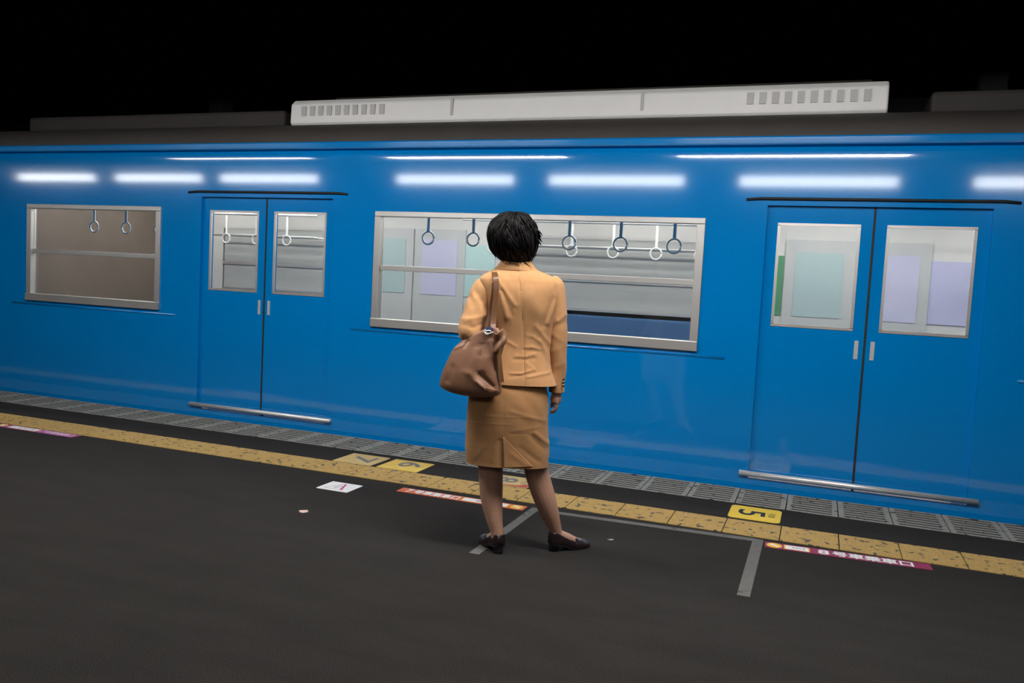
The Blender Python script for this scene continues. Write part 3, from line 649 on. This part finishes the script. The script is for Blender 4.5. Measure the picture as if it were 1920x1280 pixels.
# --- hair: a cap and some hundred locks
hairm = mat('hair_black', (.005, .004, .004), .5, var=.5, vscale=25, spec=.18)
hr = [(495, 946, 992, .012, .060, .035, 2), (488, 938, 997, .012, .072, .040, 2), (478, 927, 1001, .012, .094, .046, 2), (468, 921, 1004, .012, .108, .052, 2.1), (455, 917, 1006, .012, .116, .062, 2.1), (440, 916, 1006, .012, .116, .075, 2.1), (427, 919, 1004, .012, .112, .088, 2.1),
      (416, 926, 999, .012, .102, .090, 2), (408, 936, 993, .012, .085, .076, 2), (402, 948, 986, .012, .060, .055, 2), (399, 958, 978, .012, .030, .028, 2)]
V, f = loft(hr, 60, 96, both=True, noise=.007, closed=(True, True)); hb = MB(); hb.add(V, f)
Kh = V.reshape(60, 96, 3)
def hpt(t, th):
    i = t*59; i0 = int(min(max(i, 0), 58)); fi = i-i0; k = (th/(2*math.pi)*96) % 96; k0 = int(k); fk = k-k0
    g_ = lambda a, b: Kh[a, b % 96]
    return (g_(i0, k0)*(1-fk)+g_(i0, k0+1)*fk)*(1-fi)+(g_(i0+1, k0)*(1-fk)+g_(i0+1, k0+1)*fk)*fi
hc = np.array(P(962, 445, .012))
for i in range(520):
    th = random.uniform(0, 2*math.pi); back_ = math.sin(th) < .25
    t0 = random.uniform(.45, 1.0); length = random.uniform(.22, .5); t1 = max(t0-length, .02 if back_ else .45)
    if not back_ and t0 < .6: t0 = random.uniform(.7, 1.0); t1 = max(t0-length, .5)
    swirl = random.uniform(-.10, .45) * (1 if math.cos(th) > -.3 else -.5); lift = random.uniform(.002, .010)
    tip = random.choice([-.004, 0, .003, .007, .014]); pts = []; nn_ = 9
    for q in range(nn_):
        a_ = q/(nn_-1); b = hpt(t0+(t1-t0)*a_, th+swirl*a_*(.4+a_)); d = b-hc; d /= np.linalg.norm(d)
        pts.append(b+d*(lift*math.sin(math.pi*min(1, a_*1.2+.1))+tip*a_**3-.002))
    r0 = random.uniform(.0035, .0085)
    hb.tube(pts, [r0*.5, r0, r0*1.1, r0*1.1, r0, r0*.85, r0*.65, r0*.4, r0*.08], 4, flat=.55)
# stray locks at the right side and the crown
for (sx, sy, ex, ey, w0) in ((998, 422, 1015, 447, -.03), (1000, 430, 1016, 444, -.04), (1001, 438, 1015, 454, -.02), (1000, 446, 1013, 460, -.03), (996, 412, 1008, 431, -.02), (958, 401, 975, 398, -.02), (962, 400, 984, 402, -.04), (930, 414, 919, 425, -.02), (985, 470, 996, 491, -.06), (930, 465, 927, 481, -.02), (940, 470, 943, 491, -.05), (955, 470, 957, 492, -.07), (972, 470, 975, 492, -.07)):
    a, b = P(sx, sy, w0), P(ex, ey, w0); mid = (a+b)/2+np.array([.004, -.004, .003])
    for j in range(3):
        o_ = np.array([random.uniform(-.006, .006) for _ in range(3)])
        hb.tube(catmull([a+o_*.5, mid+o_, b+o_], 8), [.004, .006, .006, .005, .004, .003, .0018, .0004], 4)
hb.build('hair', hairm, per, smooth=True)

# --- shoes
shoem = mat('shoe_dark_leather', (.022, .012, .013), .32, var=.2, vscale=30, bump=.15, bscale=300, spec=.6)
heelm = mat('shoe_heel', (.012, .010, .010), .5)
def shoe(H, D, lab):
    D = np.array(D); Sd = np.array([D[1], -D[0], 0])
    # stations along the shoe: s, halfwidth, sole z, top z at the sides
    st = [(-.004, .018, .040, .094), (.006, .029, .037, .096), (.03, .033, .034, .090), (.06, .032, .028, .074), (.09, .034, .016, .058), (.12, .039, .007, .047), (.145, .041, .004, .046), (.17, .040, .004, .046), (.195, .035, .005, .040), (.215, .026, .007, .030), (.228, .012, .010, .020)]
    st = catmull(st, 40); ns = 33; b = MB(); V = []
    for s, hwid, z0, z1 in st:
        vamp = 1/(1+math.exp(-(s-.136)/.004))               # closed over the toes, open behind
        for k in range(ns):
            t = 2*k/(ns-1)-1; sg = 1 if t > 0 else -1; at = abs(t)
            if at < .45: x, zz_ = hwid*math.sin(at/.45*math.pi/2)**.8, z0+.008*(at/.45)**3
            else:
                q_ = (at-.45)/.55
                xo, zo = hwid*(1+.05*math.sin(q_*3.1)-.14*q_*q_), z0+.008+(z1-z0-.008)*q_
                xc, zc = hwid*max(0, math.cos(q_*math.pi/2))**.75, z0+.008+(z1-z0-.008)*math.sin(q_*math.pi/2)**.9
                x, zz_ = xo*(1-vamp)+xc*vamp, zo*(1-vamp)+zc*vamp
            V.append(H+D*s+Sd*x*sg+np.array([0, 0, zz_]))
    fcs = [(i*ns+k, i*ns+k+1, (i+1)*ns+k+1, (i+1)*ns+k) for i in range(len(st)-1) for k in range(ns-1)]
    m_ = len(st)-1; fcs.append(tuple(m_*ns+k for k in range(ns))); fcs.append(tuple(range(ns-1, -1, -1)))
    b.add(V, fcs); o = b.build('shoe', shoem, per, smooth=True)
    sd = o.modifiers.new('leather', 'SOLIDIFY'); sd.thickness = .003; sd.offset = 1
    hl = MB(); rt, rb = .030, .024
    for z, rr, ofs in ((0, rb, .020), (.012, rb, .019), (.030, .027, .024), (.048, rt, .028)):
        hl.v += [tuple(H+D*(ofs+rr*1.0*math.cos(t))+Sd*rr*.92*math.sin(t)+np.array([0, 0, z])) for t in np.linspace(0, 2*math.pi, 17)[:-1]]
    hl.f = [(i*16+k, i*16+(k+1) % 16, (i+1)*16+(k+1) % 16, (i+1)*16+k) for i in range(3) for k in range(16)] + [tuple(range(15, -1, -1)), tuple(48+k for k in range(16))]
    hl.build('heel', heelm, o, smooth=True)
    so = MB(); pts = [(H+D*s+np.array([0, 0, z0+.000]), hwid) for s, hwid, z0, z1 in st]
    so.v = [tuple(c+Sd*x*w_*.98+np.array([0, 0, dz])) for c, w_ in pts for x, dz in ((-1, -.004), (1, -.004), (1, .004), (-1, .004))]
    so.f = [(i*4+k, i*4+(k+1) % 4, (i+1)*4+(k+1) % 4, (i+1)*4+k) for i in range(len(pts)-1) for k in range(4)] + [(3, 2, 1, 0), tuple((len(pts)-1)*4+k for k in range(4))]
    so.build('sole', heelm, o)
    bw = MB(); c = H+D*.142+np.array([0, 0, .049])
    for s in (-1, 1): bw.ball(c+Sd*s*.014, (.014, .012, .006), 10, 6)
    bw.ball(c, (.006, .007, .007), 8, 6); bw.tube([c-Sd*.034-[0, 0, .006], c+[0, 0, .001], c+Sd*.034-[0, 0, .006]], .005, 6, flat=.5)
    bw.build('bow', shoem, o, smooth=True)
    o['label'] = lab
shoe(LH-LD*.012, LD, 'dark leather pump with a low heel, pointing away'); shoe(RH-RD*.012, RD, 'dark leather pump with a low heel, turned out to the right')

# ================================================================== THE BAG
leather = mat('bag_leather', (.27, .130, .072), .38, var=.22, vscale=18, bump=.25, bscale=260, spec=.55)
leather_in = mat('bag_leather_tan', (.34, .17, .065), .45, var=.15, vscale=20)
bag0 = P(885, 738, -.12)
bag = empty('handbag', tuple(F0 + uV*bag0[0] + nV*bag0[1] + Vector((0, 0, bag0[2]))), ANG)
tag(bag, 'brown leather shoulder bag hanging under her left elbow', 'handbag')
bl = Vector((bag0[0], bag0[1], bag0[2]))
def wb_(px): return -.045-.150*(px-826)/(940-826)
rows = [(742, 862, 908, .022), (739, 846, 922, .040), (734, 834, 934, .052), (727, 827, 938, .058), (715, 829, 938, .060), (700, 833, 937, .058), (680, 841, 937, .050), (662, 849, 939, .040), (650, 858, 943, .030), (640, 868, 945, .022), (630, 884, 943, .018), (620, 905, 938, .016), (614, 912, 934, .012)]
K = []
for py, l, r, d in rows:
    a, b = P(l, py, wb_(l)), P(r, py, wb_(r)); c = P((l+r)/2, py, wb_((l+r)/2)); K.append([*((a+b)/2)[:2], c[2], *(b-a)[:2]/2, d])
K = catmull(K, 80); nsb = 96; Vb = []; Nb = []
for cu_, cw, z, ax, ay, d in K:
    A_ = np.array([ax, ay, 0]); L = np.linalg.norm(A_); Bp = np.array([ay, -ax, 0])/L
    for t in np.linspace(0, 2*np.pi, nsb, endpoint=False):
        c, s = math.cos(t), math.sin(t); e_ = 2/2.4
        x, y = np.sign(c)*abs(c)**(2/3.2), np.sign(s)*abs(s)**e_
        Vb.append(np.array([cu_, cw, z])+A_*x+Bp*d*y); nn_ = Bp*y+A_/L*x*.4; Nb.append(nn_/max(1e-6, np.linalg.norm(nn_)))
Vb, Nb = np.array(Vb), np.array(Nb)
for x0, y0, x1, y1, amp, wd in [(898, 655, 880, 698, .008, .010), (890, 650, 872, 690, -.004, .012), (880, 698, 905, 722, .006, .012), (900, 700, 925, 722, -.009, .011), (893, 712, 912, 728, .008, .008), (912, 670, 908, 690, .006, .014), (850, 655, 868, 648, .004, .006), (920, 640, 928, 670, .006, .010), (932, 640, 928, 690, -.006, .008), (846, 690, 838, 715, -.004, .014), (868, 650, 876, 640, -.005, .006), (905, 645, 900, 665, -.007, .008)]:
    a, b = P(x0, y0, -.17)[[0, 2]], P(x1, y1, -.17)[[0, 2]]; Vb = Vb+Nb*(amp*np.exp(-(segd(Vb[:, [0, 2]], a, b)/wd)**2)*(Nb[:, 1] < .2))[:, None]
m_b = MB(); m_b.add(Vb-np.array(bl), [(i*nsb+k, i*nsb+(k+1) % nsb, (i+1)*nsb+(k+1) % nsb, (i+1)*nsb+k) for i in range(79) for k in range(nsb)] + [tuple(range(nsb-1, -1, -1)), tuple(79*nsb+k for k in range(nsb))])
m_b.build('bag_body', leather, bag, smooth=True)
bp = lambda px, py, w: P(px, py, w)-np.array(bl)
# piping along the bottom edge of the near face
Kp = [bp(827, 727, wb_(827)-.010), bp(845, 726, wb_(845)-.050), bp(870, 723.5, wb_(870)-.060), bp(895, 724, wb_(895)-.062), bp(918, 728.5, wb_(918)-.060), bp(936, 733, wb_(936)-.02)]
MB().tube(catmull(Kp, 30), .0022, 6).build('piping', leather_in, bag, smooth=True)
# folded corner of the mouth
fl_ = MB(); rowsf = []
for i, a_ in enumerate(np.linspace(0, 1, 16)):
    for j, b_ in enumerate(np.linspace(0, 1, 12)):
        px = 927+18*b_+5*math.sin(a_*5)*b_; py = 619+42*a_+6*math.sin(b_*5+.6)*(1-a_)+4*b_*(1-a_)
        fl_.v.append(tuple(bp(px, py, -.205-.030*math.sin(b_*3.1)*(1-.6*a_)-.012*math.cos(a_*6+b_*3))))
fl_.f = [(i*12+j, i*12+j+1, (i+1)*12+j+1, (i+1)*12+j) for i in range(15) for j in range(11)]
o = fl_.build('mouth_flap', leather, bag, smooth=True); s = o.modifiers.new('leather', 'SOLIDIFY'); s.thickness = .004
# straps
def ribbon(name, path, wdt, m, parent, thick=.004, n=40, up=(1, 0, 0)):
    pts = catmull(path, n); b = MB(); prev = Vector(up); vs_ = []
    for i in range(n):
        t = Vector(pts[min(i+1, n-1)]-pts[max(i-1, 0)]).normalized(); a = (prev-t*prev.dot(t)).normalized(); prev = a; nrm = t.cross(a); p = Vector(pts[i])
        vs_ += [p-a*wdt/2-nrm*thick/2, p+a*wdt/2-nrm*thick/2, p+a*wdt/2+nrm*thick/2, p-a*wdt/2+nrm*thick/2]
    b.add(vs_, [(i*4+k, i*4+(k+1) % 4, (i+1)*4+(k+1) % 4, (i+1)*4+k) for i in range(n-1) for k in range(4)] + [(3, 2, 1, 0), tuple((n-1)*4+k for k in range(4))])
    return b.build(name, m, parent, smooth=False, bevel=.001)
strapm = mat('strap_leather', (.17, .07, .028), .34, var=.15, vscale=30, spec=.6)
ribbon('strap', [bp(922, 640, -.180), bp(924, 622, -.165), bp(925, 600, -.135), bp(928, 570, -.124), bp(930.5, 540, -.118), bp(930, 524, -.108), bp(928, 515, -.085), bp(927, 509.5, -.045), bp(926, 509, .0), bp(924, 516, .06), bp(921, 540, .10), bp(916, 585, .115)], .026, strapm, bag)
ribbon('strap', [bp(906, 646, -.150), bp(911, 622, -.135), bp(916, 600, -.118), bp(921, 575, -.110), bp(925, 550, -.110), bp(926, 530, -.106)], .020, strapm, bag)
ribbon('strap_end', [bp(935, 655, -.222), bp(937.5, 680, -.218), bp(939.5, 700, -.212), bp(941.5, 716, -.206)], .019, leather_in, bag, thick=.006)
# scarf stuffed into the mouth
sc0 = P(916.5, 620, -.190); sc = empty('scarf', tuple(F0 + uV*sc0[0] + nV*sc0[1] + Vector((0, 0, sc0[2]))), ANG)
tag(sc, 'navy and white scarf stuffed into the mouth of the brown bag', 'scarf')
nb = MB(); nb.ball((0, .006, .006), (.021, .016, .013), 16, 10); nb.ball((.010, .0, .002), (.014, .014, .010), 12, 8)
nb.build('navy_cloth', mat('scarf_navy', (.010, .012, .055), .8), sc, smooth=True)
wm = MB()
for pts in ([(-.022, -.010, .001), (-.014, -.014, -.008), (0, -.018, -.011), (.014, -.018, -.007), (.020, -.014, -.002)], [(-.016, -.012, .006), (-.010, -.016, .000), (.001, -.018, .003), (.012, -.018, -.001)], [(-.020, -.010, -.004), (-.012, -.016, -.013), (.0, -.017, -.015)]):
    wm.tube(catmull(pts, 12), .0028, 6)
wm.build('white_trim', white, sc, smooth=True)
